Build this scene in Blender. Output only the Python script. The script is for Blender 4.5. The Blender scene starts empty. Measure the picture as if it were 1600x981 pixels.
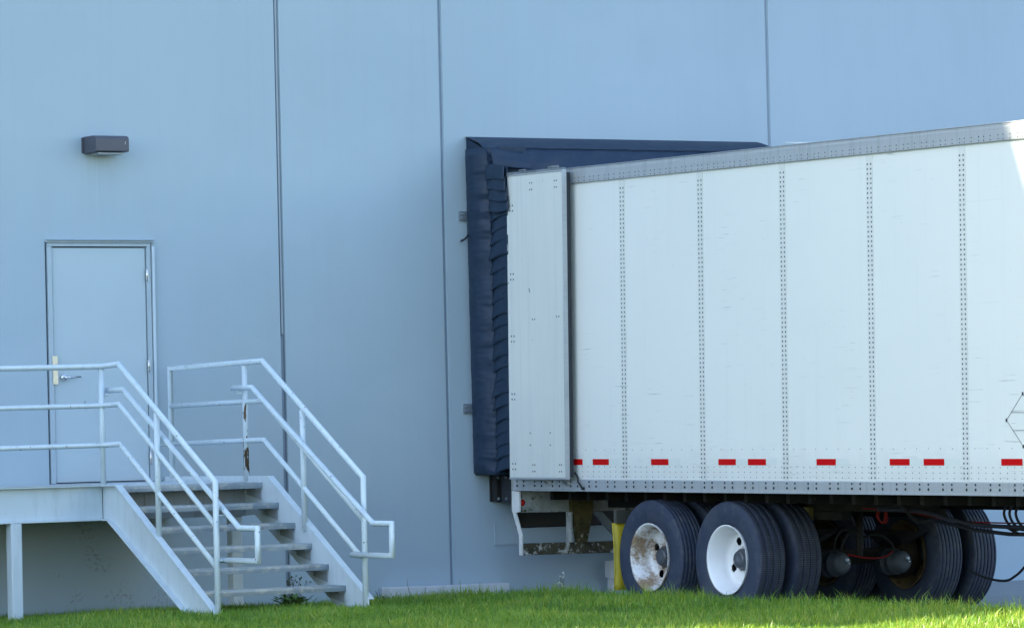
import bpy, bmesh, math, random
import numpy as np
from mathutils import Vector, Matrix, Euler, noise
random.seed(7); rng = np.random.default_rng(11)
scene = bpy.context.scene
COL = scene.collection

# ------------------------------------------------------------------ helpers
class MB:
    """collects shapes into one mesh"""
    def __init__(s): s.bm = bmesh.new()
    def _bev(s, faces, b, seg=2):
        if b <= 0: return
        ed = list({e for f in faces for e in f.edges})
        bmesh.ops.bevel(s.bm, geom=ed, offset=b, segments=seg, affect='EDGES', profile=.6, clamp_overlap=True)
    def box(s, x0, x1, y0, y1, z0, z1, b=0.0, seg=2):
        v = [s.bm.verts.new(p) for p in ((x0,y0,z0),(x1,y0,z0),(x1,y1,z0),(x0,y1,z0),(x0,y0,z1),(x1,y0,z1),(x1,y1,z1),(x0,y1,z1))]
        fs = [s.bm.faces.new([v[i] for i in q]) for q in ((3,2,1,0),(4,5,6,7),(0,1,5,4),(1,2,6,5),(2,3,7,6),(3,0,4,7))]
        s._bev(fs, b, seg); return s
    def prism(s, pts, axis, a, b, bev=0.0):
        """polygon pts (2d) extruded along axis 'x','y' or 'z' from a to b"""
        def P(p, t):
            return {'x': (t, p[0], p[1]), 'y': (p[0], t, p[1]), 'z': (p[0], p[1], t)}[axis]
        v0 = [s.bm.verts.new(P(p, a)) for p in pts]; v1 = [s.bm.verts.new(P(p, b)) for p in pts]
        n = len(pts); fs = [s.bm.faces.new(v0), s.bm.faces.new(v1[::-1])]
        for i in range(n): fs.append(s.bm.faces.new((v0[i], v0[(i+1) % n], v1[(i+1) % n], v1[i])))
        bmesh.ops.recalc_face_normals(s.bm, faces=fs); s._bev(fs, bev); return s
    def tube(s, pts, r, n=12, cap=True):
        pts = [Vector(p) for p in pts]; m = len(pts); rings = []
        rs = r if isinstance(r, (list, tuple)) else [r]*m
        up = None; tp = None
        for i, p in enumerate(pts):
            d0 = (pts[i]-pts[i-1]).normalized() if i else None
            d1 = (pts[i+1]-pts[i]).normalized() if i < m-1 else None
            t = ((d0 or d1)+(d1 or d0)).normalized()
            k = 1.0
            if d0 and d1: k = 1/max(.45, t.dot(d0))
            if up is None:
                up = Vector((0,0,1)) if abs(t.z) < .9 else Vector((1,0,0))
            if tp is not None: up = tp.rotation_difference(t) @ up
            a = (up - t*up.dot(t)).normalized(); bb = t.cross(a); up = a; tp = t
            # mitre: stretch the ring in the bend plane
            bend = None
            if d0 and d1 and (d1-d0).length > 1e-4: bend = (d1-d0); bend = (bend - t*bend.dot(t)).normalized()
            ring = []
            for j in range(n):
                an = 2*math.pi*j/n; o = (a*math.cos(an)+bb*math.sin(an))*rs[i]
                if bend is not None: o += bend*o.dot(bend)*(k-1)
                ring.append(s.bm.verts.new(p+o))
            rings.append(ring)
        for i in range(m-1):
            for j in range(n):
                f = s.bm.faces.new((rings[i][j], rings[i][(j+1)%n], rings[i+1][(j+1)%n], rings[i+1][j])); f.smooth = True
        if cap: s.bm.faces.new(rings[0][::-1]); s.bm.faces.new(rings[-1])
        return s
    def lathe(s, prof, n=48, axis='x', c=(0,0,0), skip=None, closed=False, uv=False):
        """prof: list of (a, r) along axis; skip(i, j) leaves a face out"""
        rings = []
        for a, r in prof:
            ring = []
            for j in range(n):
                t = 2*math.pi*j/n; q, w = r*math.cos(t), r*math.sin(t)
                p = {'x': (a, q, w), 'y': (q, a, w), 'z': (q, w, a)}[axis]
                ring.append(s.bm.verts.new((p[0]+c[0], p[1]+c[1], p[2]+c[2])))
            rings.append(ring)
        lay = s.bm.loops.layers.uv.verify() if uv else None
        L = [0.0]
        for i in range(1, len(prof)): L.append(L[-1]+math.hypot(prof[i][0]-prof[i-1][0], prof[i][1]-prof[i-1][1]))
        m = len(prof)
        for i in range(m if closed else m-1):
            for j in range(n):
                if skip and skip(i, j): continue
                k = (i+1) % m
                f = s.bm.faces.new((rings[i][j], rings[i][(j+1)%n], rings[k][(j+1)%n], rings[k][j])); f.smooth = True
                if uv:
                    us = (j, j+1, j+1, j); vs = (L[i], L[i], L[k] if k else L[i], L[k] if k else L[i])
                    for l, u_, v_ in zip(f.loops, us, vs): l[lay].uv = (u_/n*3.1, v_)
        return s
    def rivet(s, c, ax, r=.006, h=.003, n=7):
        c = Vector(c); ax = Vector(ax).normalized(); a = ax.orthogonal().normalized(); b = ax.cross(a)
        r0 = [s.bm.verts.new(c+(a*math.cos(2*math.pi*j/n)+b*math.sin(2*math.pi*j/n))*r) for j in range(n)]
        r1 = [s.bm.verts.new(c+ax*h+(a*math.cos(2*math.pi*j/n)+b*math.sin(2*math.pi*j/n))*r*.6) for j in range(n)]
        for j in range(n): s.bm.faces.new((r0[j], r0[(j+1)%n], r1[(j+1)%n], r1[j]))
        s.bm.faces.new(r1); return s
    def grid(s, fn, nu, nv, smooth=True):
        vs = [[s.bm.verts.new(fn(i/nu, j/nv)) for j in range(nv+1)] for i in range(nu+1)]
        for i in range(nu):
            for j in range(nv):
                f = s.bm.faces.new((vs[i][j], vs[i+1][j], vs[i+1][j+1], vs[i][j+1])); f.smooth = smooth
        return s
    def begin(s): s.old = set(s.bm.faces); return s
    def end(s, idx=1):
        for f in s.bm.faces:
            if f not in s.old: f.material_index = idx
        return s
    def build(s, name, mat, parent=None, mat2=None):
        bmesh.ops.recalc_face_normals(s.bm, faces=s.bm.faces[:])
        me = bpy.data.meshes.new(name)
        off = OFF.get(parent.name) if parent else None
        if off is not None: bmesh.ops.translate(s.bm, verts=s.bm.verts[:], vec=-off)
        s.bm.to_mesh(me); s.bm.free(); me.materials.append(mat)
        if mat2: me.materials.append(mat2)
        o = bpy.data.objects.new(name, me); COL.objects.link(o)
        if parent:
            o.parent = parent
            if off is not None: OFF[o.name] = off
        return o
OFF = {}
def tag(o, label=None, cat=None, group=None, kind=None):
    for k, v in (('label', label), ('category', cat), ('group', group), ('kind', kind)):
        if v: o[k] = v
    return o
def thing(name, label, cat, loc=(0,0,0), group=None, local=False):
    o = bpy.data.objects.new(name, None); COL.objects.link(o); o.location = loc
    o.empty_display_size = .2
    if not local: OFF[o.name] = Vector(loc)
    return tag(o, label, cat, group)
def copy_tree(o, parent=None):
    c = o.copy(); COL.objects.link(c)
    if parent: c.parent = parent
    for ch in list(o.children): copy_tree(ch, c)
    return c

# ------------------------------------------------------------------ materials
class NT:
    def __init__(s, name):
        s.m = bpy.data.materials.new(name); s.m.use_nodes = True; s.t = s.m.node_tree; s.t.nodes.clear()
        s.out = s.n('ShaderNodeOutputMaterial'); s.b = s.n('ShaderNodeBsdfPrincipled'); s.l(s.b.outputs[0], s.out.inputs[0])
        s.geo = None; s.tc = None
    def n(s, k, **kw):
        nd = s.t.nodes.new(k)
        for a, v in kw.items(): setattr(nd, a, v)
        return nd
    def l(s, a, b): s.t.links.new(a, b)
    def pos(s, scale=(1,1,1), obj=False):
        if obj:
            s.tc = s.tc or s.n('ShaderNodeTexCoord'); src = s.tc.outputs['Object']
        else:
            s.geo = s.geo or s.n('ShaderNodeNewGeometry'); src = s.geo.outputs['Position']
        mp = s.n('ShaderNodeMapping'); mp.inputs['Scale'].default_value = scale; s.l(src, mp.inputs[0]); return mp.outputs[0]
    def noise(s, vec, scale, detail=4, rough=.55):
        nd = s.n('ShaderNodeTexNoise'); nd.inputs['Scale'].default_value = scale; nd.inputs['Detail'].default_value = detail
        nd.inputs['Roughness'].default_value = rough; s.l(vec, nd.inputs['Vector']); return nd.outputs['Fac']
    def ramp(s, fac, a, b, ca=0.0, cb=1.0):
        nd = s.n('ShaderNodeMapRange'); nd.inputs[1].default_value = a; nd.inputs[2].default_value = b
        nd.inputs[3].default_value = ca; nd.inputs[4].default_value = cb; nd.clamp = True; s.l(fac, nd.inputs[0]); return nd.outputs[0]
    def math(s, op, a, b):
        nd = s.n('ShaderNodeMath', operation=op)
        for i, v in enumerate((a, b)):
            if isinstance(v, (int, float)): nd.inputs[i].default_value = v
            else: s.l(v, nd.inputs[i])
        return nd.outputs[0]
    def mix(s, fac, a, b):
        nd = s.n('ShaderNodeMix', data_type='RGBA')
        if isinstance(fac, (int, float)): nd.inputs[0].default_value = fac
        else: s.l(fac, nd.inputs[0])
        for i, v in ((6, a), (7, b)):
            if isinstance(v, tuple): nd.inputs[i].default_value = (*v, 1)
            else: s.l(v, nd.inputs[i])
        return nd.outputs[2]
    def color(s, c):
        if isinstance(c, tuple): s.b.inputs['Base Color'].default_value = (*c, 1)
        else: s.l(c, s.b.inputs['Base Color'])
    def set(s, rough=None, metal=None, spec=None):
        for k, v in (('Roughness', rough), ('Metallic', metal), ('Specular IOR Level', spec)):
            if v is None: continue
            if isinstance(v, (int, float)): s.b.inputs[k].default_value = v
            else: s.l(v, s.b.inputs[k])
    def bump(s, h, strength=.3, dist=.01):
        nd = s.n('ShaderNodeBump'); nd.inputs['Strength'].default_value = strength; nd.inputs['Distance'].default_value = dist
        s.l(h, nd.inputs['Height']); s.l(nd.outputs[0], s.b.inputs['Normal'])
    def sep(s, vec):
        nd = s.n('ShaderNodeSeparateXYZ'); s.l(vec, nd.inputs[0]); return nd.outputs

def simple(name, c, rough=.6, metal=0.0, var=.12, scale=6, bump=0.0, obj=True, spec=None):
    m = NT(name); f = m.noise(m.pos(obj=obj), scale, 5)
    lo = tuple(x*(1-var) for x in c); hi = tuple(min(1, x*(1+var)) for x in c)
    m.color(m.mix(f, lo, hi)); m.set(rough, metal, spec)
    if bump: m.bump(m.noise(m.pos(obj=obj), scale*12, 3), bump, .004)
    return m.m

def wall_material():
    m = NT('wall_paint')
    p = m.pos(); big = m.noise(p, .55, 4); mid = m.noise(m.pos((1,1,.35)), 2.6, 5)
    streak = m.noise(m.pos((7, 1, .12)), 2.0, 4)
    base = m.mix(m.ramp(big, .3, .7), WALL_A, WALL_B)
    base = m.mix(m.math('MULTIPLY', m.ramp(mid, .5, .78), .22), base, (.32, .36, .40))
    base = m.mix(m.math('MULTIPLY', m.ramp(streak, .52, .8), .09), base, (.245, .285, .325))
    xyz = m.sep(m.pos())
    # bluish shade painted into the colour low on the wall, with a ragged upper edge
    low_shade = m.math('ADD', xyz[2], m.math('MULTIPLY', m.noise(m.pos((1.6,1,.6)), 1.4, 5), -1.1))
    base = m.mix(m.ramp(low_shade, .55, -.35, 0, .30), base, (.245, .355, .475))
    # flaked paint beside and under the stair
    dx = m.math('ABSOLUTE', m.math('SUBTRACT', xyz[0], -3.62), 0); dz = m.math('ABSOLUTE', m.math('SUBTRACT', xyz[2], .58), 0)
    reg = m.math('MULTIPLY', m.ramp(dx, .95, .5), m.ramp(dz, .62, .35))
    fl = m.math('MULTIPLY', reg, m.math('MULTIPLY', m.ramp(m.noise(m.pos(), 30, 5, .7), .52, .57), m.ramp(m.math('ADD', m.noise(m.pos(), 3.2, 3), m.math('MULTIPLY', reg, .20)), .70, .80)))
    base = m.mix(m.math('MULTIPLY', fl, .62), base, (.19, .20, .20))
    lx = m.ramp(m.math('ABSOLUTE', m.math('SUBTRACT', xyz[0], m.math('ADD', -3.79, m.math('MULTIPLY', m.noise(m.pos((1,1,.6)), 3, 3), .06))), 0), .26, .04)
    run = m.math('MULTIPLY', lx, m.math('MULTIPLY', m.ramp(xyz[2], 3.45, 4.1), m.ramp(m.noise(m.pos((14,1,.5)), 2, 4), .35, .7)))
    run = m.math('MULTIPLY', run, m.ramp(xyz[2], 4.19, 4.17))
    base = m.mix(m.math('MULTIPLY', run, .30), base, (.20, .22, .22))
    pt = m.ramp(m.noise(m.pos((.8,1,1.1)), .95, 2), .57, .60)
    base = m.mix(m.math('MULTIPLY', pt, .05), base, (.46, .54, .60))
    m.color(base); m.set(.72, 0, .3)
    m.bump(m.math('ADD', m.math('MULTIPLY', m.noise(m.pos(), 60, 4), .5), m.noise(m.pos((1,1,.6)), 9, 3)), .16, .006)
    return m.m
WALL_A, WALL_B = (.328, .414, .470), (.350, .438, .494)

def painted_steel(name, c, chip=.62, rust=(.075, .045, .025), dirt=.10):
    m = NT(name); f = m.noise(m.pos(), 3.5, 4)
    base = m.mix(f, tuple(x*.92 for x in c), tuple(x*1.06 for x in c))
    d = m.noise(m.pos((2, 2, .5)), 7, 5)
    base = m.mix(m.math('MULTIPLY', m.ramp(d, .5, .8), dirt*4), base, tuple(x*.62 for x in c))
    ch = m.math('MULTIPLY', m.ramp(m.noise(m.pos(), 33, 4, .6), chip, chip+.03), m.ramp(m.noise(m.pos(), 3.1, 2), .50, .58))
    base = m.mix(ch, base, rust)
    m.color(base); m.set(m.ramp(ch, 0, 1, .42, .85), 0); m.bump(m.noise(m.pos(), 90, 3), .12, .002)
    return m.m

def rusty_post():
    m = NT('rusted_railing_paint'); c = (.50, .60, .66)
    f = m.noise(m.pos((1, 1, .30)), 30, 5, .6)
    xyz = m.sep(m.pos())
    low = m.math('MULTIPLY', m.ramp(xyz[2], 1.66, 1.54), m.ramp(xyz[2], 1.24, 1.36))
    k = m.ramp(m.math('ADD', f, m.math('MULTIPLY', low, .13)), .615, .635)
    base = m.mix(k, m.mix(m.noise(m.pos(), 4), tuple(x*.92 for x in c), tuple(x*1.06 for x in c)), (.07, .045, .02))
    m.color(base); m.set(.55); m.bump(k, -.3, .004); return m.m

def tread_metal():
    m = NT('worn_tread_metal')
    a = m.noise(m.pos((.8, 3, 3)), 1.6, 5); b = m.noise(m.pos((4, 6, 5)), 3.0, 6, .7)
    base = m.mix(m.ramp(a, .35, .7), (.17, .225, .275), (.30, .36, .40))
    base = m.mix(m.math('MULTIPLY', m.ramp(b, .50, .72), .62), base, (.60, .58, .50))
    base = m.mix(m.math('MULTIPLY', m.ramp(m.noise(m.pos((2,2,1)), 7, 5), .60, .74), .55), base, (.13, .11, .08))
    m.color(base); m.set(.5, .35); m.bump(m.noise(m.pos(), 70, 3), .25, .003); return m.m

def rust_stained():
    m = NT('rust_streaked_steel'); a = m.noise(m.pos((9, 3, 1.2)), 2.0, 5)
    base = m.mix(m.noise(m.pos(), 5), (.22, .26, .29), (.30, .345, .38))
    base = m.mix(m.math('MULTIPLY', m.ramp(a, .56, .72), .8), base, (.13, .085, .04))
    m.color(base); m.set(.7); return m.m

def vinyl():
    m = NT('black_vinyl'); f = m.noise(m.pos(), 2.2, 5)
    base = m.mix(f, (.005, .018, .040), (.009, .028, .062))
    base = m.mix(m.math('MULTIPLY', m.ramp(m.noise(m.pos((3,3,.6)), 5, 5), .55, .8), .35), base, (.028, .052, .095))
    m.color(base); m.set(m.ramp(f, .3, .7, .48, .66), 0, .42)
    w = m.n('ShaderNodeTexWave'); w.wave_type = 'BANDS'; w.inputs['Scale'].default_value = 5; w.inputs['Distortion'].default_value = 5
    m.bump(m.math('ADD', m.noise(m.pos(), 210, 2), m.math('MULTIPLY', m.noise(m.pos((2,2,9)), 4, 4), 4)), .18, .006); return m.m

def trailer_white(name='trailer_white_paint', k=1.0):
    m = NT(name); f = m.noise(m.pos((1,.5,.5), True), 1.3, 5)
    base = m.mix(f, (.68*k, .715*k, .685*k), (.755*k, .775*k, .738*k))
    s1 = m.noise(m.pos((1, .35, 14), True), 2.3, 5)            # long scuffs dragged along the side
    base = m.mix(m.math('MULTIPLY', m.ramp(s1, .66, .74), .22), base, (.42, .45, .47))
    s2 = m.math('MULTIPLY', m.ramp(m.noise(m.pos((1, .9, 40), True), 2.0, 3), .665, .70), m.ramp(m.noise(m.pos(obj=True), .9, 2), .5, .6))
    base = m.mix(m.math('MULTIPLY', s2, .7), base, (.22, .24, .26))
    s3 = m.math('MULTIPLY', m.ramp(m.noise(m.pos((1, 1.6, 26), True), 2.4, 5, .65), .56, .64), m.math('MULTIPLY', m.ramp(m.sep(m.pos(obj=True))[2], 1.62, 1.3), m.ramp(m.noise(m.pos((1,.8,1.5), True), 1.5, 3), .47, .58)))
    base = m.mix(m.math('MULTIPLY', s3, .42), base, (.30, .33, .34))
    sp = m.math('MULTIPLY', m.ramp(m.noise(m.pos((1,1.4,.9), True), 30, 2), .765, .79), .7)
    base = m.mix(sp, base, (.13, .14, .15))
    xyz = m.sep(m.pos(obj=True))
    low = m.math('MULTIPLY', m.ramp(m.math('ADD', xyz[2], m.math('MULTIPLY', m.noise(m.pos((1,2,1), True), 3, 5), -.35)), 1.28, 1.0), .35)
    base = m.mix(low, base, (.45, .47, .46))
    v = m.noise(m.pos((1, 9, .25), True), 1.6, 4)
    base = m.mix(m.math('MULTIPLY', m.ramp(v, .56, .8), .12), base, (.5, .53, .53))
    m.color(base); m.set(.38, 0, .4)
    m.bump(m.noise(m.pos((1, .55, .8), True), 2.2, 2), .32, .03); return m.m

def door_white():
    m = NT('weathered_door_panel'); f = m.noise(m.pos((1,.8,.3), True), 3, 5)
    base = m.mix(f, (.56, .595, .565), (.67, .69, .65))
    v = m.noise(m.pos((1, 14, .3), True), 1.8, 5)
    base = m.mix(m.math('MULTIPLY', m.ramp(v, .5, .8), .35), base, (.40, .43, .44))
    s1 = m.ramp(m.noise(m.pos((1, 5, 2.5), True), 6, 5), .70, .74)
    base = m.mix(m.math('MULTIPLY', s1, .5), base, (.20, .21, .21))
    m.color(base); m.set(.45); m.bump(m.noise(m.pos((1,3,.6), True), 2, 2), .1, .01); return m.m

def aluminium():
    m = NT('brushed_aluminium'); f = m.noise(m.pos((1, .4, 20), True), 2.5, 4); g = m.noise(m.pos((1,14,.8), True), 2, 5)
    base = m.mix(f, (.42, .45, .47), (.56, .58, .59))
    base = m.mix(m.math('MULTIPLY', m.ramp(g, .5, .8), .5), base, (.25, .28, .30))
    m.color(base); m.set(.5, .55); m.bump(f, .12, .003); return m.m

def tyre_mat(block):
    m = NT('tyre_rubber_block' if block else 'tyre_rubber_rib')
    f = m.noise(m.pos(obj=True), 7, 5)
    base = m.mix(f, (.020, .030, .056), (.036, .049, .083))
    base = m.mix(m.math('MULTIPLY', m.ramp(m.noise(m.pos(obj=True), 3, 4), .5, .75), .45), base, (.070, .080, .095))
    m.color(base); m.set(.72, 0, .35)
    uv = m.n('ShaderNodeUVMap'); br = m.n('ShaderNodeTexBrick'); mp = m.n('ShaderNodeMapping')
    mp.inputs['Rotation'].default_value = (0, 0, math.radians(90)); m.l(uv.outputs[0], mp.inputs[0]); m.l(mp.outputs[0], br.inputs[0])
    br.inputs['Scale'].default_value = 1; br.inputs['Brick Width'].default_value = .030; br.inputs['Row Height'].default_value = .018 if block else .012
    br.inputs['Mortar Size'].default_value = .0035 if block else .0018; br.inputs['Mortar Smooth'].default_value = .2
    br.inputs[1].default_value = br.inputs[2].default_value = (1,1,1,1); br.inputs[3].default_value = (0,0,0,1)
    sx = m.sep(m.pos(obj=True))
    rad = m.math('SQRT', m.math('ADD', m.math('MULTIPLY', sx[1], sx[1]), m.math('MULTIPLY', sx[2], sx[2])), 0)
    on = m.ramp(rad, .487, .493)
    dust = m.math('MULTIPLY', m.ramp(m.noise(m.pos(obj=True), 11, 6, .7), .48, .7), m.ramp(rad, .30, .46, .10, .55))
    base = m.mix(dust, base, (.085, .095, .105))
    m.color(base)
    h = m.math('ADD', m.math('MULTIPLY', br.outputs['Color'], m.math('MULTIPLY', on, 1.0)), m.math('MULTIPLY', f, .15))
    m.bump(h, .8 if block else .3, .008)
    if block:
        dark = m.math('MULTIPLY', m.math('SUBTRACT', 1.0, br.outputs['Color']), on)
        m.color(m.mix(m.math('MULTIPLY', dark, .8), base, (.010, .012, .016)))
    return m.m

def rim_mat(rusty):
    m = NT('rusted_rim_paint' if rusty else 'white_rim_paint')
    base = m.mix(m.noise(m.pos(obj=True), 4), (.62, .64, .65), (.78, .79, .79))
    n1 = m.noise(m.pos((1.2, .9, .9), True), 5.5 if rusty else 9, 6, .68)
    r = m.ramp(m.math('ADD', m.math('ADD', n1, .045 if rusty else 0.0), m.math('MULTIPLY', m.math('SUBTRACT', m.noise(m.pos(obj=True), 60, 4, .7), .5), .42 if rusty else .2)), .44 if rusty else .68, .62 if rusty else .76)
    rc = m.mix(m.noise(m.pos(obj=True), 26, 4), (.12, .065, .028), (.34, .24, .13))
    m.color(m.mix(m.math('MULTIPLY', r, .95 if rusty else .8), base, rc)); m.set(m.ramp(r, 0, 1, .4, .85))
    m.bump(n1, .15, .004); return m.m

def grimy(name, a, b, c, t=.5):
    m = NT(name); f = m.noise(m.pos(obj=True), 5, 6, .65); g = m.noise(m.pos((1,1,1), True), 13, 6, .7)
    base = m.mix(m.ramp(f, .4, .6), a, b); base = m.mix(m.ramp(g, t, t+.09), base, c)
    m.color(base); m.set(.85, 0, .2); m.bump(g, .4, .006); return m.m

M = dict(
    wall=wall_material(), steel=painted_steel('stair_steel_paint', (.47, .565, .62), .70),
    rail=painted_steel('railing_paint', (.53, .64, .70), .635), rustpost=rusty_post(), tread=tread_metal(), riser=rust_stained(),
    door=simple('door_paint', (.385, .475, .52), .5, var=.05, scale=2, obj=False), frame=painted_steel('frame_paint', (.345, .43, .485), .75),
    dark_gap=simple('shadow_gap_rubber', (.02, .025, .03), .8), sealant=simple('joint_sealant', (.17, .22, .28), .75, var=.25, scale=9, obj=False),
    sealant3=simple('fresh_joint_sealant', (.275, .325, .375), .75, var=.12, scale=5, obj=False),
    sealant2=simple('joint_sealant_grey', (.24, .29, .34), .75, var=.2, scale=9, obj=False),
    brass=simple('worn_latch_metal', (.62, .58, .46), .4, .55, var=.2, scale=30), chrome=simple('satin_chrome', (.62, .64, .66), .25, 1.0),
    lampbody=simple('bronze_lamp_paint', (.060, .065, .085), .5, var=.15), lens=simple('frosted_lens', (.24, .28, .31), .3),
    vinyl=vinyl(), strap=simple('black_webbing', (.015, .018, .025), .8), galv=simple('galvanised_plate', (.22, .26, .30), .5, .5, var=.2, scale=20),
    rubber=simple('bumper_rubber', (.022, .026, .034), .7, var=.3, scale=20, bump=.4), white=trailer_white(), postwhite=trailer_white('side_post_paint', .90), doorwhite=door_white(), alu=aluminium(),
    rivet=simple('dull_rivet', (.06, .08, .10), .6), rivetdark=simple('dark_rivet', (.018, .026, .034), .7), doorrivet=simple('rivet_steel', (.10, .12, .125), .5, .4),
    red=simple('red_reflective_tape', (.52, .003, .004), .5, var=.12, scale=60, spec=.12), silver=simple('silver_reflective_tape', (.63, .68, .65), .4, var=.05, scale=40),
    black=simple('chassis_black', (.010, .011, .012), .75, var=.5, scale=9), grime=grimy('grimy_chassis', (.008,.009,.008), (.016,.016,.012), (.035,.032,.02), .64),
    guard=grimy('flaking_white_guard', (.075,.070,.045), (.030,.027,.018), (.46,.47,.44), .525), post=grimy('mossy_rusted_post', (.12,.10,.035), (.045,.040,.018), (.36,.34,.25), .57),
    endwhite=grimy('chipped_white_plate', (.56,.58,.56), (.66,.67,.65), (.16,.13,.08), .66), sill=grimy('dirty_white_sill', (.27,.29,.27), (.40,.42,.41), (.06,.055,.03), .575), brace=grimy('grey_brace', (.20,.235,.26), (.14,.165,.18), (.08,.075,.06), .62),
    yellow=simple('yellow_flap', (.46, .37, .02), .5, var=.12, scale=5), flapgrey=simple('flap_bracket_grey', (.06, .06, .048), .7, var=.3),
    tyre=tyre_mat(False), tyreb=tyre_mat(True), rimr=rim_mat(True), rimw=rim_mat(False), hub=simple('hub_cast_grey', (.075, .085, .10), .45, .3, var=.3, scale=14),
    rimdark=grimy('grimy_inner_rim', (.09,.07,.04), (.15,.11,.055), (.03,.027,.02), .55), drum=grimy('brake_drum_rust', (.02,.017,.013), (.03,.025,.018), (.05,.035,.02), .6), chamber=simple('brake_chamber_paint', (.020, .029, .036), .65, 0, var=.35, scale=12),
    redline=simple('red_air_line', (.11, .007, .006), .75, spec=.1), hose=simple('black_air_hose', (.014, .016, .02), .6, spec=.2), greyhose=simple('dusty_hose', (.014, .015, .014), .8, spec=.08),
    lampred=simple('red_marker_lens', (.45, .008, .01), .2), concrete=simple('pale_concrete', (.46, .50, .53), .85, var=.15, scale=9, bump=.3, obj=False),
    boxgrey=simple('grey_box_paint', (.50, .54, .57), .5), roof=simple('roof_membrane', (.35, .36, .36), .8, obj=False), interior=simple('dark_interior', (.05,.05,.05), .9),
)

# ------------------------------------------------------------------ ground
def lawn_z(x, y):
    z = .178+.037*min(1, max(0, (x+2.4)/1.3))
    z += .030*min(1, max(0, (-2.6-x)/1.2))
    if x < -4.6: z -= min(.018*(-4.6-x), .10)*min(1, max(0, (y+8)/4))
    t = min(1, max(0, (y+3.3)/3.3)); z -= .115*t*t*(3-2*t)
    if x > -1.02: z -= .0+ .28*min(1, max(0, (x+1.02)/.62))**1.15
    z += .014*(noise.noise(Vector((x*.55, y*.55, 0))))+.010*noise.noise(Vector((x*2.1, y*2.1, 3)))
    return z
mb = MB(); xs = sorted(set([-70,-40,-25]+[round(-16+.4*i,3) for i in range(32)]+[round(-3.4+.12*i,3) for i in range(26)])); xs = [x for x in xs if x <= -.40]
ys = [-90,-60,-40]+[round(-28+.5*i,3) for i in range(30)]+[round(-13+.2*i,3) for i in range(65)]+[-.003]
vv = [[mb.bm.verts.new((x, y, lawn_z(x, y))) for y in ys] for x in xs]
for i in range(len(xs)-1):
    for j in range(len(ys)-1):
        f = mb.bm.faces.new((vv[i][j], vv[i+1][j], vv[i+1][j+1], vv[i][j+1])); f.smooth = True
m = NT('lawn_soil'); f = m.noise(m.pos(), 3, 5); m.color(m.mix(m.ramp(f, .35, .65), (.035, .062, .014), (.060, .100, .022))); m.set(.95, 0, .1)
m.bump(m.noise(m.pos(), 40, 4), .8, .02)
tag(mb.build('lawn_ground', m.m), kind='structure')
m = NT('apron_concrete'); f = m.noise(m.pos(), .8, 6); g = m.noise(m.pos(), 90, 3)
base = m.mix(f, (.20, .215, .23), (.25, .27, .285)); base = m.mix(m.math('MULTIPLY', m.ramp(m.noise(m.pos((.4,2.5,1)), 1.1, 5), .55, .7), .5), base, (.19, .20, .215))
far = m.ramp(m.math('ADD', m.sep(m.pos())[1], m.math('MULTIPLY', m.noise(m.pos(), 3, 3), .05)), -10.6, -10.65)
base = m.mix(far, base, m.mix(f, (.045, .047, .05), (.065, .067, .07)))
m.color(base); m.set(.85); m.bump(g, .5, .004)
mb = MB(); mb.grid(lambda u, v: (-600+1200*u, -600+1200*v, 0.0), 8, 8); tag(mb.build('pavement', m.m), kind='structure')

# ------------------------------------------------------------------ warehouse
H = 22.2
bld = thing('warehouse', 'tall pale blue grey warehouse of painted concrete panels, behind the stair and trailer', 'building', (0, 0, 0))
T = .22
DX0, DX1, DZ0, DZ1 = -4.33, -3.275, 1.245, 3.395      # door opening
OX0, OX1, OZ0, OZ1 = .50, 2.62, .715, 3.78            # dock opening
edges = [-46, -34, -22.4, -13.2, -7.62, -1.952, -.212, 3.526, 9.1, 14.7, 24, 36, 48]
gap = {-1.952: .034, -.212: .024, 3.526: .022}
def gp(e): return gap.get(e, .024)/2
def wallbox(mb, x0, x1, z0, z1): mb.box(x0, x1, 0, T, z0, z1)
for a, b in zip(edges[:-1], edges[1:]):
    x0, x1 = a+gp(a), b-gp(b); mb = MB()
    if a < DX0 < b:
        xs_, zs_, hole = [x0, DX0, DX1, x1], [-.4, DZ0, DZ1, H], True
    elif a < OX0 < b:
        xs_, zs_, hole = [x0, OX0, OX1, x1], [-.4, OZ0, OZ1, H], True
    else:
        xs_, zs_, hole = [x0, x1], [-.4, H], False
    nx, nz = len(xs_)-1, len(zs_)-1
    solid = lambda i, k: 0 <= i < nx and 0 <= k < nz and not (hole and i == 1 and k == 1)
    V = {}
    def vt(i, k, y):
        if (i, k, y) not in V: V[(i, k, y)] = mb.bm.verts.new((xs_[i], y, zs_[k]))
        return V[(i, k, y)]
    for i in range(nx):
        for k in range(nz):
            if not solid(i, k): continue
            for y in (0, T): mb.bm.faces.new((vt(i,k,y), vt(i+1,k,y), vt(i+1,k+1,y), vt(i,k+1,y)))
            for (p, q, nb) in (((i,k),(i+1,k),(i,k-1)), ((i+1,k),(i+1,k+1),(i+1,k)), ((i+1,k+1),(i,k+1),(i,k+1)), ((i,k+1),(i,k),(i-1,k))):
                if not solid(*nb): mb.bm.faces.new((vt(*p,0), vt(*q,0), vt(*q,T), vt(*p,T)))
    bmesh.ops.recalc_face_normals(mb.bm, faces=mb.bm.faces[:])
    ve = [e for e in mb.bm.edges if abs(e.verts[0].co.x-e.verts[1].co.x) < 1e-6 and e.verts[0].co.y == 0 and e.verts[1].co.y == 0
          and (abs(e.verts[0].co.x-x0) < 1e-6 or abs(e.verts[0].co.x-x1) < 1e-6)]
    bmesh.ops.bevel(mb.bm, geom=ve, offset=.009, segments=2, affect='EDGES')
    mb.build('wall_panel', M['wall'], bld)
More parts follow.
